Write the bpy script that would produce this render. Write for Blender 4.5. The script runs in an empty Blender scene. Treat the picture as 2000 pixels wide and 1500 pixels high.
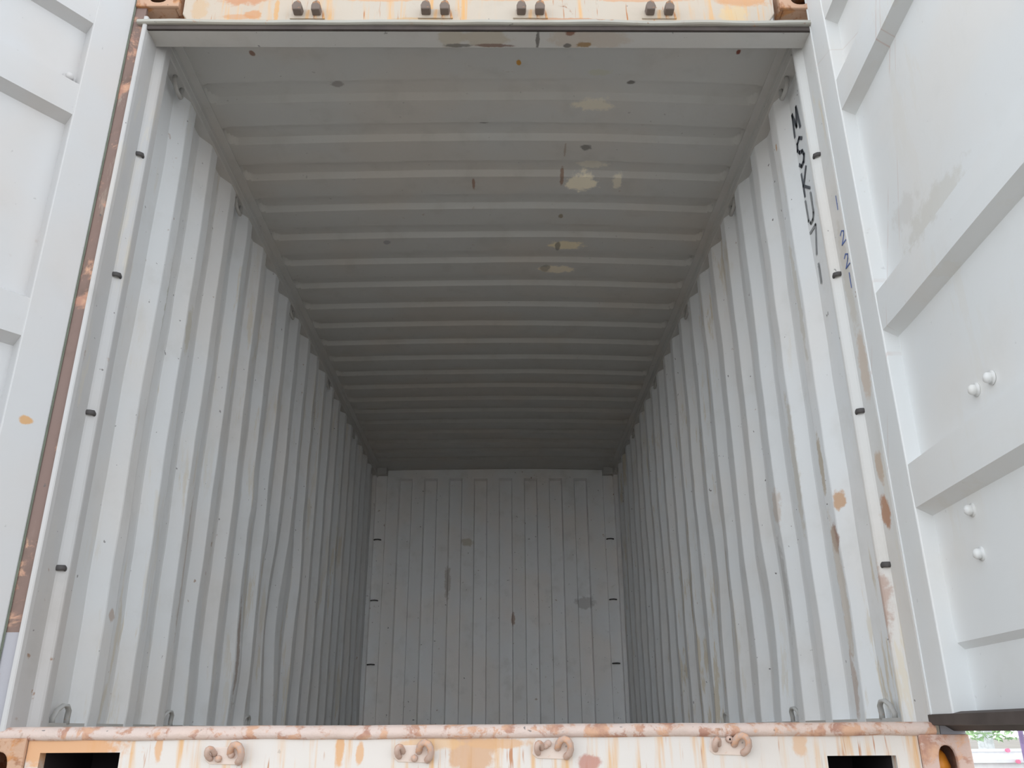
import bpy, bmesh, math, random
from mathutils import Vector, Matrix, noise

random.seed(7)
C = bpy.context.scene.collection
S = bpy.context.scene
R = math.radians

# ------------------------------------------------------------------ camera
F_PX, PITCH, ROLL, YAW = 1673.3, 0.3848, -0.0061, -0.0115
CAM = Vector((0.0775, -2.3228, -0.016))
cd = bpy.data.cameras.new('camera'); cam = bpy.data.objects.new('camera', cd); C.objects.link(cam)
cd.sensor_fit = 'HORIZONTAL'; cd.sensor_width = 36.0; cd.lens = 36.0 * F_PX / 2000.0
cd.clip_start = 0.02; cd.clip_end = 500
_cy, _sy = math.cos(YAW), math.sin(YAW); _cp, _sp = math.cos(PITCH), math.sin(PITCH)
right = Vector((_cy, _sy, 0)); fwd0 = Vector((-_sy, _cy, 0))
fwd = fwd0 * _cp + Vector((0, 0, 1)) * _sp
up = -fwd0 * _sp + Vector((0, 0, 1)) * _cp
cr, sr = math.cos(ROLL), math.sin(ROLL)
rx = right * cr + up * sr; ux = -right * sr + up * cr
cam.matrix_world = Matrix(((rx.x, ux.x, -fwd.x, CAM.x), (rx.y, ux.y, -fwd.y, CAM.y),
                           (rx.z, ux.z, -fwd.z, CAM.z), (0, 0, 0, 1)))
S.camera = cam

# ------------------------------------------------------------------ world and exposure
w = bpy.data.worlds.new('overcast_sky'); S.world = w; w.use_nodes = True
nt = w.node_tree; nt.nodes.clear()
wo = nt.nodes.new('ShaderNodeOutputWorld'); bg = nt.nodes.new('ShaderNodeBackground')
tc = nt.nodes.new('ShaderNodeTexCoord'); sx = nt.nodes.new('ShaderNodeSeparateXYZ')
rp = nt.nodes.new('ShaderNodeValToRGB')
nt.links.new(tc.outputs['Generated'], sx.inputs[0]); nt.links.new(sx.outputs['Z'], rp.inputs[0])
rp.color_ramp.elements[0].position = 0.0; rp.color_ramp.elements[0].color = (0.93, 0.965, 1.0, 1)
el = rp.color_ramp.elements.new(0.12); el.color = (0.88, 0.92, 0.955, 1)
el = rp.color_ramp.elements.new(0.34); el.color = (0.56, 0.59, 0.62, 1)
rp.color_ramp.elements[3].position = 1.0; rp.color_ramp.elements[3].color = (0.24, 0.26, 0.285, 1)
nt.links.new(rp.outputs[0], bg.inputs['Color']); nt.links.new(bg.outputs[0], wo.inputs['Surface'])
bg.inputs['Strength'].default_value = 2.6
S.view_settings.view_transform = 'Standard'; S.view_settings.look = 'None'
S.view_settings.gamma = 1.0; S.view_settings.use_curve_mapping = False
S.view_settings.exposure = 0.48

# ------------------------------------------------------------------ materials
GREY = (0.52, 0.545, 0.57)
CREAM = (0.55, 0.485, 0.41)
RUST = (0.27, 0.125, 0.075)
ORANGE = (0.58, 0.28, 0.12)
DARK = (0.035, 0.033, 0.034)


class NT:
    """small helper around a node tree"""
    def __init__(s, m):
        s.t = m.node_tree; s.n = s.t.nodes; s.l = s.t.links

    def new(s, kind, **kw):
        n = s.n.new(kind)
        for k, v in kw.items(): setattr(n, k, v)
        return n

    def put(s, inp, v):
        if isinstance(v, (int, float)): inp.default_value = v
        elif isinstance(v, (tuple, list, Vector)):
            v = tuple(v); inp.default_value = v if len(v) == len(inp.default_value) else v + (1,)
        else: s.l.new(v, inp)

    def math(s, op, a, b=None, c=None, clamp=False):
        n = s.new('ShaderNodeMath', operation=op, use_clamp=clamp)
        s.put(n.inputs[0], a)
        if b is not None: s.put(n.inputs[1], b)
        if c is not None: s.put(n.inputs[2], c)
        return n.outputs[0]

    def vmath(s, op, a, b):
        n = s.new('ShaderNodeVectorMath', operation=op)
        s.put(n.inputs[0], a); s.put(n.inputs[1], b)
        return n.outputs['Value'] if op in ('LENGTH', 'DISTANCE', 'DOT_PRODUCT') else n.outputs[0]

    def noise(s, vec, scale, detail=3, rough=0.55, dist=0.0):
        n = s.new('ShaderNodeTexNoise'); s.put(n.inputs['Vector'], vec)
        n.inputs['Scale'].default_value = scale; n.inputs['Detail'].default_value = detail
        n.inputs['Roughness'].default_value = rough; n.inputs['Distortion'].default_value = dist
        return n.outputs[0]

    def step(s, v, lo, hi):
        n = s.new('ShaderNodeMapRange', interpolation_type='SMOOTHSTEP')
        s.put(n.inputs[0], v); n.inputs[1].default_value = lo; n.inputs[2].default_value = hi
        return n.outputs[0]

    def mix(s, f, a, b):
        n = s.new('ShaderNodeMix', data_type='RGBA')
        s.put(n.inputs[0], f); s.put(n.inputs[6], a); s.put(n.inputs[7], b)
        return n.outputs[2]


def paint(name, base, warm=0.35, speck=0.5, rust=0.0, streak=0.0, scrape=0.0, blobs=(), rough=0.5,
          bump=0.05, lines=(), grime=0.3, rust_fine=9.0, pale_rust=False):
    """weathered paint: warm/cool tint drift, grime, rust specks, rust patches, downward streaks, scrapes,
    and single marks (blobs) at their own places. Object coordinates throughout."""
    m = bpy.data.materials.new(name); m.use_nodes = True
    g = NT(m); b = g.n['Principled BSDF']
    co = g.new('ShaderNodeTexCoord').outputs['Object']
    col = base
    n1 = g.noise(co, 1.7, 3)
    col = g.mix(g.math('MULTIPLY', g.step(n1, 0.40, 0.66), warm), col, tuple(c * k for c, k in zip(base, (1.03, 0.97, 0.92))))
    n2 = g.noise(co, 7.0, 5, 0.6)
    col = g.mix(g.math('MULTIPLY', g.step(n2, 0.50, 0.75), grime), col, tuple(c * k for c, k in zip(base, (0.78, 0.76, 0.72))))
    if scrape:
        mp = g.new('ShaderNodeMapping'); g.l.new(co, mp.inputs[0]); mp.inputs['Scale'].default_value = (6, 9, 1.3)
        sc = g.noise(mp.outputs[0], 1.6, 6, 0.7)
        big = g.noise(co, 1.3, 2)
        k = g.math('MULTIPLY', g.step(sc, 0.545, 0.61), g.step(big, 0.42, 0.62))
        col = g.mix(g.math('MULTIPLY', k, scrape), col, (0.66, 0.60, 0.49))
    if speck:
        n3 = g.noise(co, 26.0, 3, 0.5); n4 = g.noise(co, 2.3, 2)
        k = g.math('MULTIPLY', g.step(n3, 0.70, 0.76), g.step(n4, 0.50, 0.62))
        col = g.mix(g.math('MULTIPLY', k, speck), col, (0.30, 0.17, 0.10))
        n5 = g.noise(co, 43.0, 2, 0.5)
        col = g.mix(g.math('MULTIPLY', g.step(n5, 0.735, 0.77), speck), col, (0.14, 0.13, 0.13))
    if streak:
        mp = g.new('ShaderNodeMapping'); g.l.new(co, mp.inputs[0]); mp.inputs['Scale'].default_value = (15, 15, 1.1)
        st = g.noise(mp.outputs[0], 1.6, 4, 0.6)
        gate = g.step(g.noise(co, 3.1, 2), 0.34, 0.54)
        k = g.math('MULTIPLY', g.step(st, 0.50, 0.68), gate)
        col = g.mix(g.math('MULTIPLY', k, streak), col, (0.70, 0.40, 0.16))
        mp = g.new('ShaderNodeMapping'); g.l.new(co, mp.inputs[0]); mp.inputs['Scale'].default_value = (44, 44, 3.5)
        st = g.noise(mp.outputs[0], 1.3, 3, 0.6)
        k = g.math('MULTIPLY', g.step(st, 0.62, 0.70), g.step(g.noise(co, 5.0, 2), 0.36, 0.54))
        col = g.mix(g.math('MULTIPLY', k, streak), col, (0.47, 0.20, 0.08))
    if rust:
        r1 = g.noise(co, rust_fine, 7, 0.68, 0.4)
        lo = 0.74 - 0.36 * rust
        k = g.step(r1, lo, lo + 0.09)
        rc = g.mix(g.step(g.noise(co, 21, 4), 0.35, 0.65), (0.44, 0.24, 0.18) if pale_rust else RUST, (0.66, 0.40, 0.27) if pale_rust else ORANGE)
        col = g.mix(k, col, rc)
    if blobs or lines:
        wob = g.noise(co, 26.0, 5, 0.65)
        wob = g.math('MULTIPLY_ADD', wob, 1.7, -0.85)
        for (c, r, bc, s) in blobs:
            d = g.vmath('SUBTRACT', co, c)
            d = g.vmath('DIVIDE', d, r)
            d = g.vmath('LENGTH', d, (0, 0, 0))
            d = g.math('ADD', d, wob)
            k = g.math('MULTIPLY', g.step(d, 1.15, 0.70), s)
            col = g.mix(k, col, bc)
        for (a, n, wd, bc, s) in lines:      # thin straight scratches: points with |(p-a).n| < wd
            d = g.vmath('SUBTRACT', co, a)
            d = g.vmath('DOT_PRODUCT', d, n)
            d = g.math('ABSOLUTE', g.math('ADD', d, g.math('MULTIPLY', wob, 0.003)))
            k = g.math('MULTIPLY', g.step(d, wd, wd * 0.3), g.math('MULTIPLY', g.step(g.noise(co, 6, 2), 0.42, 0.58), s))
            col = g.mix(k, col, bc)
    g.put(b.inputs['Base Color'], col)
    b.inputs['Roughness'].default_value = rough
    b.inputs['Specular IOR Level'].default_value = 0.35
    if bump:
        bn = g.new('ShaderNodeBump'); bn.inputs['Strength'].default_value = bump; bn.inputs['Distance'].default_value = 0.01
        g.l.new(g.noise(co, 30, 5, 0.6), bn.inputs['Height']); g.l.new(bn.outputs[0], b.inputs['Normal'])
    return m


def plain(name, col, rough=0.6, var=0.15, scale=9.0):
    m = bpy.data.materials.new(name); m.use_nodes = True
    g = NT(m); b = g.n['Principled BSDF']
    co = g.new('ShaderNodeTexCoord').outputs['Object']
    c = g.mix(g.step(g.noise(co, scale, 4), 0.35, 0.65), tuple(x * (1 - var) for x in col), tuple(x * (1 + var) for x in col))
    g.put(b.inputs['Base Color'], c); b.inputs['Roughness'].default_value = rough
    return m


BEIGE = (0.95, 0.87, 0.70)
SOOT = (0.16, 0.15, 0.14)
M_ROOF = paint('roof_paint', (0.53, 0.53, 0.515), warm=0.8, speck=0.35, grime=0.35, blobs=[
    ((0.455, 1.112, 2.41), (0.080, 0.065, 0.1), BEIGE, 1.0),
    ((0.50, 1.00, 2.41), (0.07, 0.03, 0.1), BEIGE, 0.4),
    ((0.625, 1.10, 2.41), (0.025, 0.05, 0.1), BEIGE, 0.6),
    ((0.42, 1.68, 2.41), (0.09, 0.045, 0.1), (0.88, 0.77, 0.55), 0.9),
    ((0.375, 1.69, 2.41), (0.014, 0.05, 0.1), SOOT, 0.7),
    ((0.38, 1.94, 2.41), (0.10, 0.04, 0.1), (0.90, 0.80, 0.62), 0.8),
    ((0.32, 1.93, 2.41), (0.03, 0.04, 0.1), (0.22, 0.19, 0.15), 0.6),
    ((0.46, 0.565, 2.41), (0.09, 0.035, 0.1), (0.74, 0.68, 0.55), 0.8),
    ((0.47, 0.37, 2.41), (0.05, 0.02, 0.1), (0.50, 0.50, 0.38), 0.5),
    ((-0.003, 0.70, 2.41), (0.035, 0.017, 0.1), SOOT, 0.8),
    ((-0.075, 0.695, 2.41), (0.018, 0.012, 0.1), SOOT, 0.5),
    ((0.454, 0.848, 2.41), (0.026, 0.02, 0.1), SOOT, 0.8),
    ((0.603, 0.455, 2.41), (0.018, 0.013, 0.1), SOOT, 0.9),
    ((-0.542, 1.639, 2.41), (0.02, 0.022, 0.1), (0.24, 0.22, 0.26), 0.6),
    ((-0.594, 0.465, 2.41), (0.03, 0.02, 0.1), (0.2, 0.17, 0.16), 0.6),
    ((0.142, 0.314, 2.41), (0.009, 0.016, 0.1), (0.50, 0.26, 0.06), 1.0),
    ((0.982, 0.235, 2.41), (0.010, 0.014, 0.1), (0.20, 0.06, 0.04), 1.0),
    ((-0.88, 0.25, 2.41), (0.012, 0.016, 0.1), (0.22, 0.12, 0.08), 0.9),
    ((-0.061, 1.121, 2.41), (0.008, 0.045, 0.1), (0.30, 0.17, 0.12), 0.8),
    ((0.36, 1.08, 2.41), (0.010, 0.06, 0.1), (0.30, 0.18, 0.12), 0.8),
    ((0.374, 1.40, 2.41), (0.014, 0.02, 0.1), (0.24, 0.19, 0.12), 0.8),
    ((0.36, 0.86, 2.41), (0.006, 0.05, 0.1), (0.32, 0.24, 0.18), 0.6),
])
M_WALL_R = paint('right_wall_paint', (0.80, 0.825, 0.845), warm=0.5, speck=0.9, scrape=0.9, grime=0.25, blobs=[
    ((1.18, 0.455, 0.565), (0.1, 0.03, 0.055), (0.36, 0.20, 0.14), 0.85),
    ((1.18, 0.40, 0.676), (0.1, 0.03, 0.03), (0.60, 0.36, 0.20), 0.85),
    ((1.18, 0.475, 0.83), (0.1, 0.02, 0.11), (0.50, 0.43, 0.33), 0.8),
    ((1.18, 0.47, 0.40), (0.1, 0.03, 0.26), (0.60, 0.52, 0.43), 0.6),
    ((1.18, 1.00, 0.802), (0.1, 0.04, 0.07), (0.62, 0.54, 0.48), 0.7),
    ((1.18, 0.486, 0.12), (0.1, 0.03, 0.10), (0.52, 0.42, 0.36), 0.7),
    ((1.18, 0.73, 0.9), (0.1, 0.03, 0.28), (0.60, 0.55, 0.46), 0.5),
    ((1.18, 0.47, 1.45), (0.1, 0.02, 0.25), (0.56, 0.52, 0.44), 0.5),
    ((1.18, 1.05, 0.5), (0.1, 0.05, 0.2), (0.44, 0.43, 0.42), 0.5),
    ((1.18, 1.9, 0.7), (0.1, 0.05, 0.15), (0.62, 0.58, 0.52), 0.6),
    ((1.18, 0.46, 2.12), (0.1, 0.008, 0.02), (0.55, 0.30, 0.10), 0.8),
])
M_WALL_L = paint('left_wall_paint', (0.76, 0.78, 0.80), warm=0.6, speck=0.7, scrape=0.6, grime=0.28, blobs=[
    ((-1.18, 0.522, 1.47), (0.1, 0.03, 0.20), (0.44, 0.43, 0.35), 0.65),
    ((-1.18, 0.535, 0.66), (0.1, 0.025, 0.08), (0.50, 0.42, 0.26), 0.75),
    ((-1.18, 0.53, 0.95), (0.1, 0.02, 0.25), (0.52, 0.50, 0.40), 0.5),
    ((-1.18, 0.742, 1.46), (0.1, 0.03, 0.10), (0.58, 0.54, 0.44), 0.6),
    ((-1.18, 0.469, 0.33), (0.1, 0.02, 0.02), (0.50, 0.40, 0.34), 0.7),
    ((-1.18, 2.256, 0.08), (0.1, 0.03, 0.09), (0.34, 0.20, 0.13), 0.9),
    ((-1.18, 1.85, 0.35), (0.1, 0.02, 0.25), (0.34, 0.26, 0.22), 0.7),
    ((-1.18, 1.05, 0.62), (0.1, 0.015, 0.30), (0.42, 0.34, 0.28), 0.5),
])
M_WALL_B = paint('end_wall_paint', (0.92, 0.93, 0.94), warm=0.8, speck=0.8, grime=0.4, blobs=[
    ((-0.27, 5.9, 1.67), (0.06, 0.2, 0.04), (0.58, 0.53, 0.42), 0.7),
    ((0.17, 5.9, 0.95), (0.018, 0.2, 0.06), (0.38, 0.22, 0.14), 0.7),
    ((-0.45, 5.9, 1.30), (0.03, 0.2, 0.16), (0.44, 0.37, 0.31), 0.5),
    ((0.85, 5.9, 1.1), (0.09, 0.2, 0.06), (0.40, 0.37, 0.35), 0.5),
])
M_DOOR_R = paint('right_door_paint', (0.72, 0.74, 0.75), warm=0.6, speck=0.15, grime=0.12, scrape=0.15, bump=0.03,
                 lines=[((0.30, 0, 1.57), (0.90, 0, -0.44), 0.004, (0.56, 0.42, 0.38), 0.5),
                        ((0.36, 0, 1.57), (0.93, 0, -0.37), 0.003, (0.56, 0.43, 0.39), 0.4),
                        ((0.30, 0, 2.00), (0.35, 0, 0.94), 0.003, (0.56, 0.45, 0.4), 0.3)],
                 blobs=[((0.45, 0, 1.22), (0.20, 0.1, 0.07), (0.57, 0.55, 0.50), 0.5),
                        ((0.30, 0, 1.32), (0.10, 0.1, 0.05), (0.58, 0.56, 0.53), 0.4)])
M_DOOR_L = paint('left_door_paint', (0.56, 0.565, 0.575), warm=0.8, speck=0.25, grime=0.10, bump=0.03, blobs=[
    ((0.06, 0, 0.80), (0.02, 0.1, 0.012), (0.60, 0.34, 0.14), 0.9)])
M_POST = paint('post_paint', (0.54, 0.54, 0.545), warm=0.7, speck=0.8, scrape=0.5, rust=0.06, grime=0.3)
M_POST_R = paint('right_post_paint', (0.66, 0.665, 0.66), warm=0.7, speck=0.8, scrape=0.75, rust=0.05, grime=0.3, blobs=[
    ((1.16, 0.06, 0.555), (0.1, 0.03, 0.05), (0.42, 0.20, 0.10), 0.85),
    ((1.16, 0.05, 0.69), (0.1, 0.025, 0.05), (0.50, 0.36, 0.25), 0.7),
    ((1.16, 0.04, 1.0), (0.1, 0.03, 0.12), (0.58, 0.47, 0.38), 0.7),
    ((1.15, 0.14, 0.32), (0.1, 0.04, 0.12), (0.44, 0.28, 0.22), 0.7),
    ((1.16, 0.05, 1.3), (0.1, 0.03, 0.2), (0.56, 0.52, 0.46), 0.6)])
M_POST_RUST = paint('rusted_post_face', (0.24, 0.17, 0.15), warm=0.9, speck=0.9, rust=0.5, rust_fine=7.0, grime=0.9, scrape=0.4, pale_rust=True, rough=0.8)
M_STRIP = paint('strip_paint', (0.40, 0.40, 0.44), warm=0.5, speck=0.8, rust=0.12, grime=0.4)
M_RAIL = paint('rail_paint', (0.55, 0.55, 0.54), warm=0.7, speck=0.5, rust=0.03, grime=0.35)
M_HEAD_IN = paint('header_inner_paint', (0.58, 0.575, 0.56), warm=0.5, speck=0.6, grime=0.3, blobs=[
    ((-0.10, 0.04, 2.268), (0.05, 0.05, 0.05), (0.50, 0.45, 0.36), 0.7),
    ((0.02, 0.04, 2.268), (0.09, 0.05, 0.05), (0.50, 0.44, 0.35), 0.7),
    ((0.33, 0.04, 2.268), (0.08, 0.05, 0.05), (0.54, 0.48, 0.42), 0.8),
    ((0.44, 0.04, 2.268), (0.09, 0.05, 0.05), (0.54, 0.48, 0.42), 0.8),
    ((0.204, 0.045, 2.268), (0.008, 0.05, 0.05), SOOT, 0.9),
    ((-0.08, 0.075, 2.268), (0.05, 0.010, 0.05), SOOT, 0.8),
    ((0.05, 0.075, 2.268), (0.08, 0.008, 0.05), (0.2, 0.12, 0.10), 0.8),
    ((0.31, 0.075, 2.268), (0.015, 0.012, 0.05), SOOT, 0.9),
    ((0.37, 0.070, 2.268), (0.03, 0.014, 0.05), (0.32, 0.20, 0.09), 0.9),
    ((0.32, 0.01, 2.268), (0.02, 0.02, 0.05), (0.25, 0.12, 0.08), 0.9),
    ((0.06, 0.00, 2.268), (0.16, 0.010, 0.05), (0.2, 0.14, 0.1), 0.8)])
M_HEAD = paint('header_outer_paint', CREAM, warm=0.8, speck=0.7, rust=0.26, streak=1.0, grime=0.3, rust_fine=12, blobs=[
    ((-0.85, 0, 2.42), (0.10, 0.1, 0.05), (0.55, 0.25, 0.12), 0.8),
    ((-0.80, 0, 2.33), (0.03, 0.1, 0.02), ORANGE, 0.8),
    ((-0.86, 0, 2.32), (0.06, 0.1, 0.012), ORANGE, 0.6),
    ((-0.35, 0, 2.405), (0.16, 0.1, 0.012), (0.62, 0.36, 0.20), 0.8),
    ((0.10, 0, 2.408), (0.20, 0.1, 0.010), (0.62, 0.36, 0.20), 0.7),
    ((0.55, 0, 2.406), (0.18, 0.1, 0.012), (0.60, 0.34, 0.20), 0.8),
    ((-0.99, 0, 2.36), (0.03, 0.1, 0.05), (0.58, 0.40, 0.24), 0.7),
    ((0.30, 0, 2.312), (0.12, 0.1, 0.008), (0.50, 0.26, 0.14), 0.8),
    ((-0.22, 0, 2.312), (0.10, 0.1, 0.008), (0.55, 0.36, 0.18), 0.7),
    ((0.938, 0, 2.405), (0.10, 0.1, 0.03), (0.60, 0.33, 0.17), 0.9),
    ((0.90, 0, 2.33), (0.05, 0.1, 0.05), (0.70, 0.50, 0.25), 0.6),
    ((-0.6, 0, 2.315), (0.05, 0.1, 0.012), (0.60, 0.38, 0.2), 0.8),
    ((-0.72, 0, 2.35), (0.01, 0.1, 0.06), (0.65, 0.36, 0.14), 0.8)])
M_LIP = paint('lip_paint', (0.44, 0.43, 0.39), warm=0.8, speck=0.9, rust=0.42, rust_fine=14, grime=0.4)
M_SILL = paint('sill_paint', (0.69, 0.65, 0.615), warm=0.4, speck=0.3, rust=0.08, streak=0.9, grime=0.1, rust_fine=9, blobs=[
    ((0.0, 0, -0.06), (0.06, 0.1, 0.07), (0.60, 0.36, 0.21), 0.85),
    ((0.06, 0, -0.045), (0.09, 0.1, 0.012), (0.66, 0.40, 0.22), 0.8),
    ((-0.10, 0, -0.045), (0.09, 0.1, 0.016), (0.72, 0.46, 0.24), 0.7),
    ((-1.02, 0, -0.045), (0.16, 0.1, 0.05), (0.68, 0.36, 0.17), 0.9),
    ((0.29, 0, -0.09), (0.035, 0.1, 0.018), (0.50, 0.25, 0.20), 0.9),
    ((0.82, 0, -0.05), (0.02, 0.1, 0.03), (0.68, 0.42, 0.24), 0.7),
    ((-0.33, 0, -0.06), (0.012, 0.1, 0.035), (0.68, 0.38, 0.18), 0.9),
    ((-0.28, 0, -0.065), (0.010, 0.1, 0.030), (0.68, 0.38, 0.18), 0.8),
    ((-0.78, 0, -0.05), (0.010, 0.1, 0.04), (0.68, 0.38, 0.18), 0.8)])
M_SILL_LIP = paint('sill_lip_paint', (0.66, 0.54, 0.49), warm=0.9, speck=0.8, rust=0.68, rust_fine=17, grime=0.5, rough=0.7, bump=0.5, pale_rust=True)
M_CAST = paint('casting_rust', (0.56, 0.36, 0.25), warm=0.9, speck=0.8, rust=0.70, rust_fine=14, grime=0.5, rough=0.8, bump=0.4)
M_CAST_R = paint('pale_casting_rust', (0.60, 0.44, 0.38), warm=0.9, speck=0.8, rust=0.70, rust_fine=16, grime=0.6, rough=0.8, bump=0.4, pale_rust=True)
M_KEEP = paint('keeper_rust', (0.56, 0.42, 0.36), warm=0.9, speck=0.8, rust=0.66, rust_fine=38, grime=0.5, rough=0.8, bump=0.4, pale_rust=True)
M_SILL_PLATE = paint('keeper_plate_paint', (0.72, 0.62, 0.56), warm=0.9, rust=0.4, rust_fine=22, pale_rust=True)
M_KEEP_D = paint('dark_keeper_rust', (0.20, 0.16, 0.14), warm=0.5, speck=0.6, rust=0.5, rust_fine=30, grime=0.5, rough=0.85)
M_RING = paint('ring_paint', (0.46, 0.46, 0.45), speck=0.8, rust=0.35, rust_fine=40)
M_HOOK = plain('dark_lashing_bar', (0.07, 0.065, 0.065), 0.7)
M_RUBBER = plain('door_rubber', (0.075, 0.060, 0.055), 0.75)
M_SEAL = plain('green_grey_seal', (0.15, 0.17, 0.13), 0.7)
M_INK = plain('black_marker', (0.10, 0.11, 0.13), 0.6)
M_INK_F = plain('faded_marker', (0.30, 0.31, 0.32), 0.6)
M_BLUE = plain('blue_marker', (0.10, 0.16, 0.42), 0.6)
M_DARK = plain('pocket_shade', (0.02, 0.014, 0.016), 0.9)  # shade inside the sill pockets, put into the colour
M_PLY = plain('plywood_floor', (0.42, 0.34, 0.26), 0.30)
M_ORANGE = plain('orange_paint', (0.80, 0.30, 0.03), 0.5)
M_CHASSIS = plain('chassis_paint', (0.05, 0.05, 0.06), 0.6)
M_GROUND = plain('yard_concrete', (0.36, 0.325, 0.28), 0.9, 0.10, 0.6)
M_WHITE = plain('white_wall_paint', (0.78, 0.78, 0.79), 0.8, 0.03)
M_PURPLE = plain('purple_grey_pole', (0.24, 0.17, 0.32), 0.5)
M_BARK = plain('pale_bark', (0.80, 0.82, 0.86), 0.9)
M_LEAF = plain('leaf_green', (0.36, 0.52, 0.28), 0.6, 0.4, 3.0)
M_PINK = plain('pink_paint', (0.85, 0.22, 0.35), 0.5)


# ------------------------------------------------------------------ mesh helpers
def link(name, bm, mat, parent=None, smooth=False, recalc=True):
    if recalc: bmesh.ops.recalc_face_normals(bm, faces=bm.faces)
    me = bpy.data.meshes.new(name); bm.to_mesh(me); bm.free()
    if mat: me.materials.append(mat)
    if smooth:
        for p in me.polygons: p.use_smooth = True
    o = bpy.data.objects.new(name, me); C.objects.link(o)
    if parent: o.parent = parent
    return o


def struct(o, label=None):
    o['kind'] = 'structure'
    if label: o['label'] = label
    return o


def empty(name, loc=(0, 0, 0), rotz=0.0):
    o = bpy.data.objects.new(name, None); C.objects.link(o)
    o.location = loc; o.rotation_euler = (0, 0, rotz); o.empty_display_size = 0.05
    return o


def thing(o, label, cat, group=None):
    o['label'] = label; o['category'] = cat
    if group: o['group'] = group
    return o


def bevel(o, w=0.003, seg=2):
    md = o.modifiers.new('bevel', 'BEVEL'); md.width = w; md.segments = seg; md.limit_method = 'ANGLE'
    md.angle_limit = R(35)
    return o


def add_box(bm, x0, x1, y0, y1, z0, z1):
    v = [bm.verts.new(p) for p in ((x0, y0, z0), (x1, y0, z0), (x1, y1, z0), (x0, y1, z0),
                                   (x0, y0, z1), (x1, y0, z1), (x1, y1, z1), (x0, y1, z1))]
    for f in ((0, 3, 2, 1), (4, 5, 6, 7), (0, 1, 5, 4), (1, 2, 6, 5), (2, 3, 7, 6), (3, 0, 4, 7)):
        bm.faces.new([v[i] for i in f])
    return v


def add_prism(bm, pts, a, b, axis='z'):
    """closed polygon pts (2D) swept from a to b along the axis"""
    def P(p, t):
        return {'z': (p[0], p[1], t), 'y': (p[0], t, p[1]), 'x': (t, p[0], p[1])}[axis]
    lo = [bm.verts.new(P(p, a)) for p in pts]; hi = [bm.verts.new(P(p, b)) for p in pts]
    n = len(pts)
    for i in range(n): bm.faces.new((lo[i], lo[(i + 1) % n], hi[(i + 1) % n], hi[i]))
    bm.faces.new(lo); bm.faces.new(hi[::-1])


def add_tube(bm, path, r, n=10, r_end=None):
    """rod along a path of points, closed ends"""
    path = [Vector(p) for p in path]; rings = []
    ref = None
    for i, p in enumerate(path):
        d = (path[min(i + 1, len(path) - 1)] - path[max(i - 1, 0)]).normalized()
        if ref is None: ref = d.orthogonal().normalized()
        ref = (ref - d * ref.dot(d)).normalized(); q = d.cross(ref)
        rr = r if r_end is None else r + (r_end - r) * i / (len(path) - 1)
        rings.append([bm.verts.new(p + (ref * math.cos(2 * math.pi * k / n) + q * math.sin(2 * math.pi * k / n)) * rr) for k in range(n)])
    for a, b in zip(rings, rings[1:]):
        for k in range(n): bm.faces.new((a[k], a[(k + 1) % n], b[(k + 1) % n], b[k]))
    bm.faces.new(rings[0][::-1]); bm.faces.new(rings[-1])


def add_lathe(bm, prof, origin, axis, n=16):
    """prof = [(radius, height)] turned about the axis"""
    ax = Vector(axis).normalized(); u = ax.orthogonal().normalized(); q = ax.cross(u); o = Vector(origin)
    rings = [[bm.verts.new(o + ax * h + (u * math.cos(2 * math.pi * k / n) + q * math.sin(2 * math.pi * k / n)) * max(r, 1e-4))
              for k in range(n)] for r, h in prof]
    for a, b in zip(rings, rings[1:]):
        for k in range(n): bm.faces.new((a[k], a[(k + 1) % n], b[(k + 1) % n], b[k]))
    bm.faces.new(rings[0][::-1]); bm.faces.new(rings[-1])


def add_grid(bm, rows, flip=False):
    vs = [[bm.verts.new(p) for p in r] for r in rows]
    for a, b in zip(vs, vs[1:]):
        for k in range(len(a) - 1):
            f = (a[k], a[k + 1], b[k + 1], b[k])
            bm.faces.new(f[::-1] if flip else f)


def nz(x, y, z, s, seed=0.0):
    return noise.noise(Vector((x * s + seed, y * s + seed * 1.7, z * s - seed)))


# ------------------------------------------------------------------ the container shell
H_CEIL = 2.387
L_END = 5.90


def side_profile():
    """(distance from the centre line, depth) of one corrugated side wall"""
    p = [(1.201, 0.19), (1.201, 0.28), (1.201, 0.36)]
    k = 0
    while 0.36 + 0.278 * (k + 1) < 5.80:
        y = 0.36 + 0.278 * k
        p += [(1.1665, y + 0.066), (1.165, y + 0.072), (1.165, y + 0.103), (1.165, y + 0.134), (1.1665, y + 0.140),
              (1.1995, y + 0.202), (1.201, y + 0.208), (1.201, y + 0.243), (1.201, y + 0.272), (1.1995, y + 0.284)]
        k += 1
    p += [(1.201, 5.93)]
    return p


def dent(side, y, z):
    """hand-placed dents and bulges in the walls, inward positive"""
    d = 0.0
    L = [(2.55, 0.55, 0.30, 0.50, -0.045), (1.95, 0.28, 0.20, 0.22, 0.016), (1.9, 1.05, 0.14, 0.10, 0.012),
         (2.25, 0.95, 0.12, 0.10, 0.014), (2.9, 0.8, 0.2, 0.3, 0.014), (1.35, 0.5, 0.2, 0.4, -0.010)] if side < 0 else \
        [(1.35, 0.35, 0.30, 0.35, -0.018), (0.45, 0.35, 0.10, 0.30, -0.010), (2.1, 0.8, 0.25, 0.4, -0.014), (1.0, 0.75, 0.12, 0.12, 0.006)]
    for (cy, cz, ry, rz, a) in L:
        q = ((y - cy) / ry) ** 2 + ((z - cz) / rz) ** 2
        d += a * math.exp(-q * 1.6)
    return d


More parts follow.
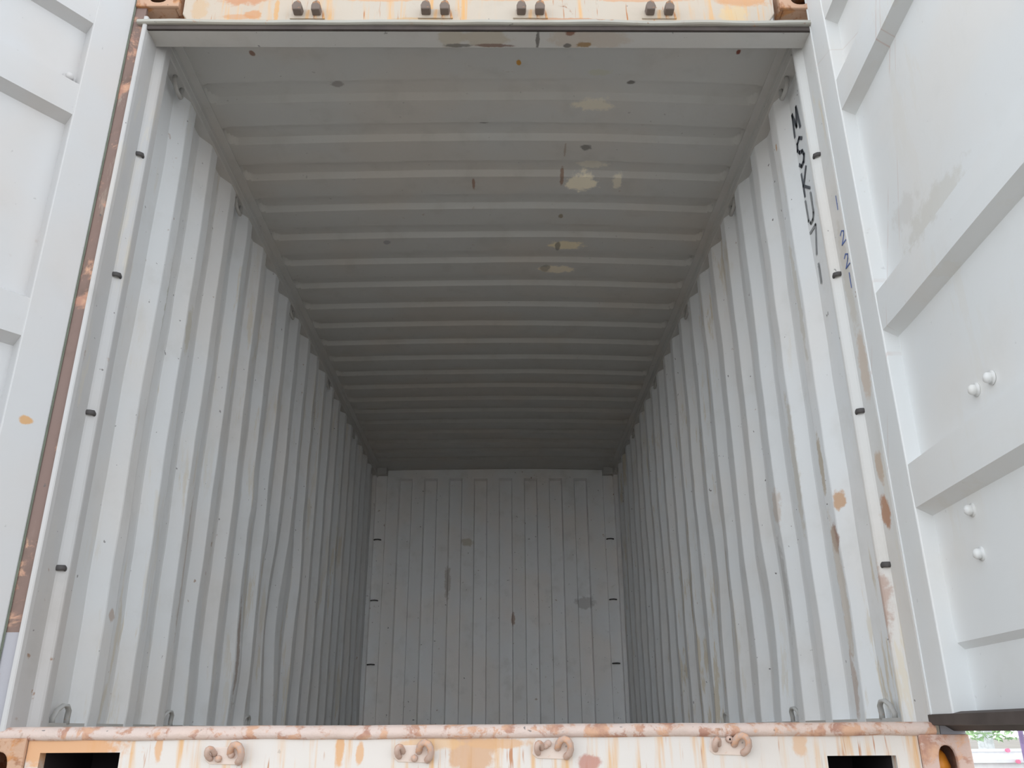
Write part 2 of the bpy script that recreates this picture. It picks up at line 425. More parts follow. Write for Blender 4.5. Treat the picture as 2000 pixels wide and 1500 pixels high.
def side_wall(name, s, mat, label):
    bm = bmesh.new(); rows = []
    prof = side_profile(); N = 46
    for i in range(N + 1):
        z = -0.01 + (2.325 + 0.01) * i / N
        fade = min(1, z / 0.05 if z > 0 else 0, (2.325 - z) / 0.1)
        row = []
        for (x, y) in prof:
            f2 = fade * min(1, (y - 0.19) / 0.15)
            d = dent(s, y, z) + 0.006 * nz(y, z, s, 1.6, 3.0) + 0.0035 * nz(y, z, s, 5.5, 9.0)
            yy = y + f2 * 0.006 * nz(y, z, s, 2.2, 20.0)
            row.append((s * (x - d * f2), yy, z))
        rows.append(row)
    add_grid(bm, rows)
    o = struct(link(name, bm, mat, recalc=False), label)
    sd = o.modifiers.new('thickness', 'SOLIDIFY'); sd.thickness = 0.003; sd.offset = 0
    return o


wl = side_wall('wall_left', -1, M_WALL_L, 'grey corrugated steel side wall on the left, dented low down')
wr = side_wall('wall_right', 1, M_WALL_R, 'grey corrugated steel side wall on the right, scraped, with black letters')

# roof: pressed panel with transverse ribs that end short of the side rails
rib_y = [0.505 + 0.2655 * k for k in range(20)]


def camber(x, y):
    t = max(0.0, 1 - (x / 1.16) ** 2)
    a = 0.030 * min(1, max(0, y - 0.09) / 0.3) * (1 - 0.55 * max(0, y - 0.5) / 5.4)
    return a * (t + 0.12 * math.sin(2.7 * x) * t)


def roof():
    ys = [0.085, 0.14, 0.20, 0.27, 0.34]
    offs = [-0.115, -0.093, -0.087, -0.079, -0.060, -0.040, -0.020, -0.005, 0.004, 0.012, 0.022, 0.031, 0.045, 0.075, 0.10]
    ys += [yc + o for yc in rib_y for o in offs]
    ys += [5.70, 5.78, 5.85, 5.93]
    ys = sorted(ys)
    xe = [1.21, 1.185, 1.165] + [1.157 - 0.0105 * i for i in range(14)]
    xs = [-v for v in xe] + [-0.98 + 0.07 * i for i in range(29)] + xe[::-1]
    bm = bmesh.new(); rows = []
    for y in ys:
        yc = min(rib_y, key=lambda q: abs(q - 0.031 - y))
        row = []
        for x in xs:
            # pressed-up groove with rounded ends: near slope gentle, far slope short and steep
            mid = yc - 0.031; dy = y - mid
            ax = max(0.0, abs(x) - 1.082)
            d = math.hypot(ax, dy)
            up_ = 0.0
            edge = 0.062; ramp = 0.019 if dy > 0 else 0.014
            if d < edge:
                t = min(1, (edge - d) / ramp); up_ = 0.026 * t
            z = H_CEIL + up_ + camber(x, y) + 0.004 * nz(x, y, 0, 1.3, 5) * max(0, 1 - abs(x) / 1.2) \
                + 0.0015 * nz(x, y, 0, 5.0, 8)
            row.append((x, y, z))
        rows.append(row)
    add_grid(bm, rows)
    o = struct(link('ceiling', bm, M_ROOF, smooth=True, recalc=False), 'grey steel container roof seen from below, pressed with transverse ribs')
    o.data.set_sharp_from_angle(angle=R(24))
    sd = o.modifiers.new('thickness', 'SOLIDIFY'); sd.thickness = 0.003; sd.offset = 1
    return o


roof_o = roof()

# floor
bm = bmesh.new(); add_box(bm, -1.215, 1.215, 0.075, 5.97, -0.035, -0.002)
struct(link('floor', bm, M_PLY), 'plywood container floor behind the rusty sill')


# end wall: panel with eight recessed vertical strips
def end_wall():
    bm = bmesh.new()
    x0 = -0.949; pit = 0.2466; Y = 5.90; D = 0.050; zt = 2.305; zb = -0.02; ztop = 2.45
    def q(*p): bm.faces.new([bm.verts.new(v) for v in p])
    xs = [-1.22]
    NZ = 24
    def wob(x, z): return 0.006 * nz(x, 0, z, 1.5, 12) + 0.003 * nz(x, 0, z, 4, 2)
    def strip(a, b, ya, yb, z0, z1):
        rows = []
        for i in range(NZ + 1):
            z = z0 + (z1 - z0) * i / NZ
            rows.append([(a, ya + wob(a, z), z), (b, yb + wob(b, z), z)])
        add_grid(bm, rows)
    strip(-1.22, -1.20, Y, Y, zb, zt)
    cur = -1.20
    for k in range(8):
        a = x0 + pit * k; b = a + 0.132
        strip(cur, a, Y, Y, zb, zt)
        strip(a, a + 0.010, Y, Y + D, zb, zt); strip(a + 0.010, b - 0.010, Y + D, Y + D, zb, zt - 0.012); strip(b - 0.010, b, Y + D, Y, zb, zt)
        q((a + 0.010, Y + D + wob(a + .010, zt - .012), zt - 0.012), (b - 0.010, Y + D + wob(b - .010, zt - .012), zt - 0.012), (b, Y + wob(b, zt), zt), (a, Y + wob(a, zt), zt))
        q((a, Y + wob(a, zt), zt), (a + .010, Y + D + wob(a + .010, zt), zt), (a + .010, Y + D + wob(a + .010, zt - .012), zt - .012))
        q((b, Y + wob(b, zt), zt), (b - .010, Y + D + wob(b - .010, zt), zt), (b - .010, Y + D + wob(b - .010, zt - .012), zt - .012))
        cur = b
    strip(cur, 1.22, Y, Y, zb, zt)
    # top band
    rows = [[(x, Y + wob(x, zt), zt) for x in [-1.22 + 2.44 * i / 60 for i in range(61)]],
            [(x, Y, ztop) for x in [-1.22 + 2.44 * i / 60 for i in range(61)]]]
    add_grid(bm, rows)
    bm2 = bm
    add_box(bm2, -1.22, 1.22, 5.955, 5.975, -0.02, 2.45)
    o = struct(link('wall_back', bm2, M_WALL_B), 'grey steel end wall of the container with recessed vertical strips')
    for s in (-1, 1):
        b = bmesh.new()
        pts = [(s * 1.215, 5.80), (s * 1.165, 5.80), (s * 1.165, 5.868), (s * 1.062, 5.868), (s * 1.062, 5.93), (s * 1.215, 5.93)]
        add_prism(b, pts, 0.0, 2.33)
        bevel(link('corner_post', b, M_WALL_B, o), 0.006)
        b = bmesh.new(); add_box(b, min(s * 1.062, s * 1.165), max(s * 1.062, s * 1.165), 5.79, 5.93, 2.322, 2.40)
        bevel(link('corner_block', b, M_RAIL, o), 0.004)
    return o


end_o = end_wall()


# top side rails and bottom rails
def side_rail(name, s, label):
    bm = bmesh.new()
    pts = [(s * 1.156, 2.312), (s * 1.216, 2.312), (s * 1.216, 2.43), (s * 1.160, 2.43), (s * 1.156, 2.37)]
    add_prism(bm, pts, 0.10, 5.95, 'y')
    o = bevel(struct(link(name, bm, M_RAIL), label), 0.004)
    b = bmesh.new()
    pts = [(s * 1.166, 2.372), (s * 1.166, 2.386), (s * 1.128, 2.390), (s * 1.128, 2.384), (s * 1.150, 2.378)]
    add_prism(b, pts, 0.10, 5.90, 'y')
    link('weld_strip', b, M_RAIL, o)
    b = bmesh.new()
    add_tube(b, [(s * 1.157, 0.12 + 0.24 * i, 2.349 + 0.0006 * math.sin(i * 3)) for i in range(25)], 0.0035, 6)
    link('weld_bead', b, M_RAIL, o)
    b = bmesh.new()
    add_box(b, min(s * 1.165, s * 1.219), max(s * 1.165, s * 1.219), 0.17, 5.95, -0.16, 0.012)
    link('bottom_rail', b, M_RAIL, o)
    return o


side_rail('trim_1', -1, 'grey top side rail where the left wall meets the roof')
side_rail('trim_2', 1, 'grey top side rail where the right wall meets the roof')


# door posts
def door_post(name, s, mat, label):
    lf = -0.006 if s < 0 else 0.004
    fb = 0.155 if s < 0 else 0.127
    pts = [(1.219, 0.26), (1.219, 0.014), (1.182, 0.014), (1.182, lf + 0.004), (1.180, lf), (1.170, lf), (1.167, lf + 0.003),
           (1.165, 0.012), (1.165, 0.090), (1.161, 0.096), (1.147, 0.111), (1.143, 0.117), (1.142, 0.122), (1.142, fb),
           (1.145, fb + 0.006), (1.165, fb + 0.024), (1.201, 0.200), (1.201, 0.26)]
    bm = bmesh.new()
    # door posts run between the castings, gently uneven
    N = 14; rings = []
    for i in range(N + 1):
        z = -0.03 + 2.35 * i / N
        rings.append([bm.verts.new((s * (x + 0.0015 * nz(x, y, z, 2.0, 4)), y + 0.0015 * nz(y, x, z, 2.5, 7), z)) for x, y in pts])
    n = len(pts)
    for a, b in zip(rings, rings[1:]):
        for k in range(n): bm.faces.new((a[k], a[(k + 1) % n], b[(k + 1) % n], b[k]))
    bm.faces.new(rings[0][::-1]); bm.faces.new(rings[-1])
    o = struct(link(name, bm, mat), label)
    b = bmesh.new()
    add_box(b, min(s * 1.182, s * 1.236), max(s * 1.182, s * 1.236), 0.004, 0.016, 0.23, 2.37)
    b2 = bmesh.new(); add_box(b2, min(s * 1.182, s * 1.245), max(s * 1.182, s * 1.245), 0.004, 0.016, -0.03, 0.23)
    link('painted_strip', b2, M_STRIP, o)
    link('rusted_strip', b, M_POST_RUST, o)['label'] = 'brown rusted strip of the post face'
    return o


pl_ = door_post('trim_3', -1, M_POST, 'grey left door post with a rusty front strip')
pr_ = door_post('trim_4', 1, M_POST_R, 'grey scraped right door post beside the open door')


# header over the doors
def header():
    bm = bmesh.new()
    add_box(bm, -1.219, 1.219, 0.008, 0.085, 2.268, 2.304); add_box(bm, -1.219, 1.219, 0.060, 0.085, 2.304, 2.45)
    add_box(bm, -1.04, 1.04, 0.006, 0.06, 2.304, 2.45)
    o = struct(link('trim_5', bm, M_HEAD_IN), 'door header across the top of the opening')
    b = bmesh.new()
    add_prism(b, [(-1.052, 2.52), (-1.050, 2.335), (-1.030, 2.304), (1.020, 2.304), (1.046, 2.345), (1.050, 2.52)], -0.003, 0.06, 'y')
    bevel(link('header_beam', b, M_HEAD, o), 0.004)['label'] = 'cream header beam streaked with rust'
    b = bmesh.new()
    xs = [-1.200 + 0.06 * i for i in range(41)]
    def lip(y, z, wv):
        return [(min(x, 1.2), y + wv * 0.004 * nz(x, 1, 0, 6, 2), z + wv * 0.004 * nz(x, 0, 0, 3.5, 6)) for x in xs]
    add_grid(b, [lip(-0.002, 2.305, 0), lip(-0.012, 2.301, 1), lip(-0.013, 2.289, 1), lip(-0.007, 2.2855, 1), lip(0.01, 2.286, 0)])
    add_grid(b, [lip(-0.002, 2.305, 0), lip(0.01, 2.306, 0), lip(0.01, 2.286, 0)])
    link('drip_lip', b, M_LIP, o)['label'] = 'pale dented lip under the header beam'
    b = bmesh.new(); add_box(b, -1.165, 1.165, 0.000, 0.010, 2.268, 2.287)
    link('lip_gap_strip', b, M_RUBBER, o)  # dark strip set in the gap below the lip
    return o


hdr = header()


# sill
def sill():
    bm = bmesh.new()
    # face plate with two rectangular pockets open to below
    X = [-1.104, -1.071, -0.874, 0.885, 1.058, 1.119]
    add_box(bm, -1.20, 1.165, 0.004, 0.030, -0.036, -0.024)
    add_box(bm, X[0], X[5], 0.0, 0.030, -0.060, -0.028)
    add_box(bm, X[0], X[1], 0.0, 0.030, -0.165, -0.060)
    add_box(bm, X[2], X[3], 0.0, 0.030, -0.165, -0.060)
    add_box(bm, X[3], X[4], 0.0, 0.030, -0.078, -0.060)
    add_box(bm, X[4], X[5], 0.0, 0.030, -0.165, -0.060)
    o = struct(link('trim_6', bm, M_SILL), 'cream door sill across the bottom of the opening, streaked with rust')
    b = bmesh.new()
    xs = [-1.205 + 0.03 * i for i in range(80)]; xs = [x for x in xs if x <= 1.165]
    def row(y, z, a): return [(x, y + a * 0.004 * nz(x, 2, 0, 9, 3), z + a * 0.003 * nz(x, 0, 3, 9, 8)) for x in xs]
    add_grid(b, [row(0.09, -0.001, 0), row(0.012, 0.0, 0.4), row(0.0, -0.003, 1), row(-0.010, -0.012, 1), row(-0.012, -0.024, 1), row(-0.004, -0.032, 1), row(0.012, -0.034, 0)])
    link('sill_lip', b, M_SILL_LIP, o, smooth=True)['label'] = 'rounded rusty top edge of the sill'
    b = bmesh.new()
    for a, c in ((X[1], X[2]), (X[3], X[4])):
        add_box(b, a - 0.02, c + 0.02, 0.30, 0.305, -0.165, -0.04)
        add_box(b, a - 0.006, a, 0.03, 0.30, -0.165, -0.04); add_box(b, c, c + 0.006, 0.03, 0.30, -0.165, -0.04)
        add_box(b, a - 0.006, c + 0.006, 0.03, 0.30, -0.175, -0.165)
    link('pocket_shade_box', b, M_DARK, o)  # box added behind the pockets, its near-black colour painting their shade
    return o


sill_o = sill()


# ------------------------------------------------------------------ doors
def leaf(name, H, ang_dir, side, mat, label, bolts):
    """local frame: x along the leaf away from the hinge, y out of its inner face (towards the viewer), z up"""
    d = Vector((ang_dir[0], ang_dir[1], 0)).normalized()
    n = Vector((-d.y, d.x, 0)) if side < 0 else Vector((d.y, -d.x, 0))
    # keep the frame right-handed by mirroring the depth axis in the mesh where needed
    e = empty(name, H, math.atan2(d.y, d.x)); struct(e, label)
    zc = Vector((0, 0, 1)); yl = zc.cross(d)
    k = 1.0 if yl.dot(n) > 0 else -1.0
    W = 1.165; ZB, ZT = 0.012, 2.43
    # hinge-side and lock-side frame tubes, top rail
    bm = bmesh.new(); add_box(bm, 0.0, 0.120, min(0, -k * 0.088), max(0, -k * 0.088), ZB, ZT)
    bevel(link('hinge_stile', bm, mat, e), 0.004)
    bm = bmesh.new(); add_box(bm, W - 0.10, W, min(0, -k * 0.05), max(0, -k * 0.05), ZB, ZT)
    bevel(link('lock_stile', bm, mat, e), 0.004)
    # pressed panel
    prof = []
    g0 = 0.060; g1 = 0.044
    prof += [(-g0, ZB), (-g0, 0.165), (-g1, 0.181)]
    for (a, b) in ((0.523, 0.640), (1.041, 1.159), (1.822, 1.941), (2.200, 2.318)):
        prof += [(-g1, a - 0.022), (-0.004, a), (-0.003, (a + b) / 2), (-0.004, b), (-g1, b + 0.022)]
    prof += [(-g1, ZT)]
    bm = bmesh.new(); rows = []
    xs = [0.112 + (W - 0.10 + 0.008 - 0.112) * i / 24 for i in range(25)]
    fine = []
    for (v, z), (v2, z2) in zip(prof, prof[1:]):
        nn = max(1, int((z2 - z) / 0.09))
        for j in range(nn): fine.append((v + (v2 - v) * j / nn, z + (z2 - z) * j / nn))
    fine.append(prof[-1])
    for (v, z) in fine:
        rows.append([(x, k * (v + (0.003 * nz(x, z, side, 2.2, 5) - 0.001 * abs(side)) * min(1, (x - 0.11) * 10)), z) for x in xs])
    add_grid(bm, rows)
    o = link('door_panel', bm, mat, e)
    sd = o.modifiers.new('thickness', 'SOLIDIFY'); sd.thickness = 0.002; sd.offset = 0
    bm = bmesh.new(); add_box(bm, 0.11, W - 0.09, min(-k * 0.064, -k * 0.080), max(-k * 0.064, -k * 0.080), ZB, ZT)
    link('outer_skin', bm, mat, e)
    # rubber seals
    bm = bmesh.new()
    add_prism(bm, [(k * 0.006, -0.008), (k * 0.006, 0.016), (-k * 0.02, 0.022), (-k * 0.085, 0.022), (-k * 0.085, -0.022), (-k * 0.05, -0.022), (-k * 0.03, -0.010)], -0.012, W + 0.01, 'x')
    link('bottom_seal', bm, M_RUBBER, e)['label'] = 'dark rubber seal along the bottom edge of the door'
    bm = bmesh.new()
    add_box(bm, -0.003 if side < 0 else -0.002, 0.001, min(k * 0.003, -k * 0.05), max(k * 0.003, -k * 0.05), 0.0, ZT)
    link('hinge_seal', bm, M_SEAL if side < 0 else mat, e)
    # bolts
    for (x, z, v) in bolts:
        bm = bmesh.new()
        add_lathe(bm, [(0.017, 0.0), (0.017, 0.003), (0.0115, 0.004), (0.0125, 0.006), (0.0125, 0.013), (0.010, 0.017), (0.004, 0.020)],
                  (x, k * v, z), (0, k, 0), 12)
        link('bolt_head', bm, mat, e, smooth=True)
    return e


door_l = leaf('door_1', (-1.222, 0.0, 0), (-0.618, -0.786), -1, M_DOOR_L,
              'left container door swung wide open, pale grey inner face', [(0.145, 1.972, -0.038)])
door_r = leaf('door_2', (1.166, 0.0, 0), (-0.047, -0.999), 1, M_DOOR_R,
              'right container door standing open at a right angle, four bolt heads on it',
              [(0.540, 0.719, -0.044), (0.466, 0.719, -0.044), (0.330, 0.465, -0.044), (0.330, 0.361, -0.044)])


# ------------------------------------------------------------------ corner castings
def plate_hole(bm, w, h, hw, hh, t, M):
    """w x h plate of thickness t with a rounded slot hw x hh; local xy plane, M places it"""
    n = 32; outer = []; inner = []
    for i in range(n):
        a = 2 * math.pi * (i + 0.5) / n; c, s = math.cos(a), math.sin(a)
        kk = min((w / 2) / abs(c) if abs(c) > 1e-6 else 9, (h / 2) / abs(s) if abs(s) > 1e-6 else 9)
        ox, oy = c * kk, s * kk
        outer.append((ox, oy))
        e = 2.6
        r = (abs(c / (hw / 2)) ** e + abs(s / (hh / 2)) ** e) ** (-1 / e)
        inner.append((c * r, s * r))
    # snap nearest points to the corners
    for cx in (-w / 2, w / 2):
        for cy in (-h / 2, h / 2):
            j = min(range(n), key=lambda q: (outer[q][0] - cx) ** 2 + (outer[q][1] - cy) ** 2); outer[j] = (cx, cy)
    L = []
    for z in (0, t):
        L.append(([bm.verts.new(M @ Vector((x, y, z))) for x, y in outer], [bm.verts.new(M @ Vector((x, y, z))) for x, y in inner]))
    for i in range(n):
        j = (i + 1) % n
        bm.faces.new((L[0][0][i], L[0][0][j], L[0][1][j], L[0][1][i]))
        bm.faces.new((L[1][0][i], L[1][1][i], L[1][1][j], L[1][0][j]))
        bm.faces.new((L[0][1][i], L[0][1][j], L[1][1][j], L[1][1][i]))
        bm.faces.new((L[0][0][i], L[1][0][i], L[1][0][j], L[0][0][j]))


def casting(x0, x1, y0, z0, z1, hole, mat, label, outer_side):
    """hollow cast corner block with a slot in front and in its outer side"""
    w, h, D, t = x1 - x0, z1 - z0, 0.162, 0.014
    cx, cz = (x0 + x1) / 2, (z0 + z1) / 2
    e = bmesh.new()
    o = (cx, y0, z0)
    # front plate, facing -Y
    Mf = Matrix.Translation((0, 0, h / 2)) @ Matrix.Rotation(R(90), 4, 'X')
    plate_hole(e, w, h, hole[0], hole[1], t, Matrix.Translation((0, t, 0)) @ Mf)
    s = outer_side
    add_box(e, min(s * w / 2, s * (w / 2 - t)), max(s * w / 2, s * (w / 2 - t)), t, D, 0, h)
    add_box(e, -s * w / 2 if s > 0 else w / 2 - t, -w / 2 + t if s > 0 else w / 2, t, D, 0, h)
    add_box(e, -w / 2 + t, w / 2 - t, t, D - t, 0, t); add_box(e, -w / 2 + t, w / 2 - t, t, D - t, h - t, h)
    add_box(e, -w / 2 + t, w / 2 - t, D - t, D, 0, h)
    ob = link('corner_casting', e, mat)
    ob.location = o
    bevel(ob, 0.004)
    thing(ob, label, 'corner casting', 'corner castings at the door end')
    return ob


casting(-1.219, -1.068, -0.006, 2.366, 2.484, (0.068, 0.080), M_CAST, 'rusty orange corner casting above the left door post', -1)
casting(1.068, 1.219, -0.006, 2.366, 2.484, (0.068, 0.080), M_CAST, 'rusty corner casting above the right door post, half hidden by the door', 1)
casting(-1.235, -1.105, -0.012, -0.170, -0.026, (0.055, 0.082), M_CAST, 'orange rusty corner casting below the left door post', -1)
casting(1.120, 1.245, -0.012, -0.170, -0.030, (0.046, 0.090), M_CAST_R, 'pinkish rusty corner casting below the right door, orange lock inside its slot', 1)


# ------------------------------------------------------------------ lock keepers on header and sill
def keeper(x, z, top, rng, label, group):
    y = -0.003 if top else 0.0
    e = empty('lock_keeper', (x, y, z)); thing(e, label, 'lock keeper', group)
    rs = random.Random(rng)
    b = bmesh.new()
    if top:
        add_prism(b, [(-0.062, -0.030), (0.062, -0.030), (0.055, 0.010), (-0.055, 0.010)], -0.006, 0.001, 'y')
    else:
        add_prism(b, [(-0.048, -0.012), (-0.036, -0.022), (0.030, -0.024), (0.046, -0.014), (0.044, 0.018), (-0.044, 0.016)], -0.003, 0.001, 'y')
    bevel(link('backing_plate', b, M_HEAD if top else M_SILL_PLATE, e), 0.002)
    mat = M_KEEP_D if top else M_KEEP
    for s in (-1, 1):
        b = bmesh.new()
        cx = s * (0.033 if top else 0.031)
        if top:
            # forked lug: block with a claw rising out of the plate
            pts = [(-0.014, -0.018), (0.014, -0.018), (0.017, 0.000), (0.010, 0.020), (s * 0.012, 0.026), (-0.010, 0.016), (-0.016, 0.002)]
            pts = [(-0.014, -0.018), (0.014, -0.018), (0.017, 0.0), (0.012, 0.018), (0.002, 0.026), (-0.011, 0.016), (-0.016, 0.002)]
            add_prism(b, [(cx + px * (1 + 0.15 * rs.random()), pz) for px, pz in pts], -0.036, -0.004, 'y')
        else:
            # bent hook standing off the sill
            r = 0.021 if s > 0 else 0.012
            arc = []
            for i in range(9):
                a = R(-70 + 250 * i / 8)
                arc.append((cx + s * r * (0.95 if s > 0 else 0.7) * math.cos(a) * 0.8, -0.004 - 0.020 * math.sin(math.pi * i / 8) - 0.004, 0.002 + r * math.sin(a)))
            arc = [(arc[0][0], 0.0, arc[0][2])] + arc + [(arc[-1][0], 0.0, arc[-1][2])]
            add_tube(b, arc, 0.0085 if s > 0 else 0.007, 8)
        o = link('cam_hook', b, mat, e, smooth=not top)
        if top: bevel(o, 0.004)
    if not top:
        b = bmesh.new()
        for j in range(2):
            a = rs.random() * 6.28
            add_lathe(b, [(0.002, 0), (0.009, 0.003), (0.008, 0.009), (0.003, 0.012)], (0.018 * math.cos(a + j * 1.6), -0.004, 0.014 * math.sin(a + j * 1.6)), (0, -1, 0), 8)
        link('weld_lumps', b, mat, e, smooth=True)
    return e


g1 = 'lock keepers on the header'
keeper(-0.608, 2.339, True, 1, 'dark rusty lock keeper on the header nearest the left end', g1)
keeper(-0.158, 2.343, True, 2, 'rusty lock keeper on the header, just left of its middle', g1)
keeper(0.177, 2.344, True, 3, 'rusty lock keeper on the header, just right of its middle', g1)
keeper(0.633, 2.344, True, 4, 'rusty lock keeper on the header nearest the right end', g1)
g2 = 'lock keepers on the sill'
keeper(-0.614, -0.066, False, 5, 'rusty lock keeper on the sill nearest the left end', g2)
keeper(-0.148, -0.064, False, 6, 'rusty lock keeper on the sill, left of the brown stain', g2)
keeper(0.197, -0.058, False, 7, 'rusty lock keeper on the sill, right of the brown stain', g2)
keeper(0.639, -0.052, False, 8, 'rusty lock keeper on the sill nearest the right end', g2)


# ------------------------------------------------------------------ lashing rings
def ring_mesh(kind):
    b = bmesh.new()
    if kind == 'top':       # hangs under the top rail, feet up, stands off the wall
        p = [(0, -0.036, 0.004), (0, -0.038, -0.020), (0.004, -0.032, -0.044), (0.008, -0.018, -0.058), (0.010, 0, -0.063),
             (0.008, 0.018, -0.058), (0.004, 0.032, -0.044), (0, 0.038, -0.020), (0, 0.036, 0.004)]
    else:                   # stands on the bottom rail
        p = [(0, -0.045, -0.004), (0, -0.048, 0.016), (-0.004, -0.036, 0.046), (-0.010, -0.014, 0.064), (-0.012, 0.008, 0.062),
             (-0.008, 0.030, 0.046), (0, 0.044, 0.018), (0, 0.046, -0.004)]
    add_tube(b, p, 0.0085, 8)
    return b


ring_top = bpy.data.meshes.new('lashing_ring_top'); _b = ring_mesh('top'); _b.to_mesh(ring_top); _b.free()
ring_bot = bpy.data.meshes.new('lashing_ring_bottom'); _b = ring_mesh('bot'); _b.to_mesh(ring_bot); _b.free()
for me in (ring_top, ring_bot):
    me.materials.append(M_RING)
    for p in me.polygons: p.use_smooth = True
ORD = ['first', 'second', 'third', 'fourth', 'fifth', 'sixth']
top_y = [0.318, 1.125, 2.226, 3.35, 4.46, 5.50]
for s, nm in ((-1, 'left'), (1, 'right')):
    for k, y in enumerate(top_y):
        o = bpy.data.objects.new('lashing_ring', ring_top); C.objects.link(o)
        o.location = (s * 1.172, y, 2.312); o.scale = (-s, 1, 1)
        thing(o, 'small steel lashing ring under the %s top rail, %s from the door' % (nm, ORD[k]), 'lashing ring',
              'lashing rings under the top rails')
    for k, y in enumerate((0.28, 1.10, 2.15)):
        o = bpy.data.objects.new('lashing_ring', ring_bot); C.objects.link(o)
        o.location = (s * 1.172, y, 0.012); o.scale = (s, 0.75, 0.72); o.rotation_euler = (0, 0, s * 0.12)
        thing(o, 'small bent lashing ring at the foot of the %s wall, %s from the door' % (nm, ORD[k]), 'lashing ring',
              'lashing rings at the foot of the walls')

# short lashing bars across the inner edge of the posts
bar_me = bpy.data.meshes.new('lashing_bar'); b = bmesh.new()
add_tube(b, [(0.012, -0.012, 0), (-0.004, -0.010, 0.0), (-0.013, 0.004, 0.001), (-0.010, 0.022, 0.0), (0.010, 0.026, 0)], 0.006, 8)
b.to_mesh(bar_me); b.free(); bar_me.materials.append(M_HOOK)
for p in bar_me.polygons: p.use_smooth = True
HT = ['highest', 'second highest', 'second lowest', 'lowest']
for s, nm in ((-1, 'left'), (1, 'right')):
    for k, z in enumerate((1.808, 1.342, 0.873, 0.412)):
        o = bpy.data.objects.new('lashing_bar', bar_me); C.objects.link(o)
        o.location = (s * 1.158, 0.096, z); o.scale = (s * 0.8, 0.7, 1.3)
        thing(o, 'short dark lashing bar on the %s door post, %s of its four' % (nm, HT[k]), 'lashing bar', 'lashing bars on the door posts')
    for k, z in enumerate((1.69, 1.12, 0.55)):
        o = bpy.data.objects.new('lashing_bar', bar_me); C.objects.link(o)
        o.location = (s * 1.118, 5.860, z); o.rotation_euler = (0, 0, R(90)); o.scale = (1, 1.6, 1)
        thing(o, 'short dark lashing bar on the far %s corner post, %s' % (nm, ['top one', 'middle one', 'bottom one'][k]), 'lashing bar',
              'lashing bars on the far corner posts')


# ------------------------------------------------------------------ hand lettering
def strokes(name, segs, place, wd, mat, parent):
    """pen strokes given as 2D polylines, laid as thin raised ribbons on the surface"""
    b = bmesh.new()
    for poly in segs:
        for (p, q) in zip(poly, poly[1:]):
            p2, q2 = Vector(p), Vector(q); t = (q2 - p2)
            if t.length < 1e-6: continue
            t.normalize(); nn = Vector((-t.y, t.x)) * wd / 2; e = t * wd * 0.4
            cs = [p2 - e + nn, q2 + e + nn, q2 + e - nn, p2 - e - nn]
            lo = [b.verts.new(place(c.x, c.y, 0)) for c in cs]; hi = [b.verts.new(place(c.x, c.y, 0.0006)) for c in cs]
            b.faces.new(hi); b.faces.new(lo[::-1])
            for i in range(4): b.faces.new((lo[i], lo[(i + 1) % 4], hi[(i + 1) % 4], hi[i]))
    return link(name, b, mat, parent)


GL = {'M': [[(0, 0), (0.12, 1), (0.5, 0.25), (0.85, 1), (1, 0)]],
      'S': [[(0.95, 0.85), (0.6, 1), (0.2, 0.92), (0.1, 0.7), (0.35, 0.52), (0.75, 0.42), (0.92, 0.22), (0.7, 0.03), (0.3, 0), (0.05, 0.15)]],
      'K': [[(0.1, 0), (0.1, 1)], [(0.9, 1), (0.15, 0.45), (0.95, 0)]],
      'U': [[(0.05, 1), (0.08, 0.2), (0.35, 0), (0.7, 0.02), (0.92, 0.2), (0.95, 1)]],
      '7': [[(0.05, 1), (0.95, 1), (0.45, 0)]],
      '1': [[(0.5, 1), (0.45, 0)]],
      '2': [[(0.05, 0.8), (0.4, 1), (0.85, 0.8), (0.7, 0.5), (0.05, 0), (0.95, 0.02)]]}


def wallpos(y0, z0, w, h, s=1):
    # text reads from the left edge (deep in the container) towards the door on the right wall
    def f(u, v, t): return (1.1985 - t - 0.001, y0 - u * w, z0 + v * h)
    return f


def glyph(name, ch, y0, z0, w, h, wd, mat):
    sc = [[(u * w, v * h) for u, v in poly] for poly in GL[ch]]
    return strokes(name, sc, lambda u, v, t: (1.1955 - t, y0 - u, z0 + v), wd, mat, wr)


for ch, z0, h, mat in (('M', 2.085, 0.095, M_INK), ('S', 1.935, 0.115, M_INK), ('K', 1.812, 0.095, M_INK), ('U', 1.685, 0.105, M_INK_F),
                       ('7', 1.555, 0.10, M_INK_F), ('1', 1.44, 0.07, M_INK_F)):
    glyph('painted_letter', ch, 0.350, z0, 0.062, h, 0.014 if ch in 'MS' else 0.011, mat)
for ch, z0, h in (('1', 1.545, 0.05), ('2', 1.42, 0.045), ('2', 1.335, 0.045), ('1', 1.26, 0.05)):
    sc = [[(u * 0.035, v * h) for u, v in poly] for poly in GL[ch]]
    strokes('blue_mark', sc, lambda u, v, t: (1.1645 - t, 0.045 - u, z0 + v), 0.004, M_BLUE, pr_)

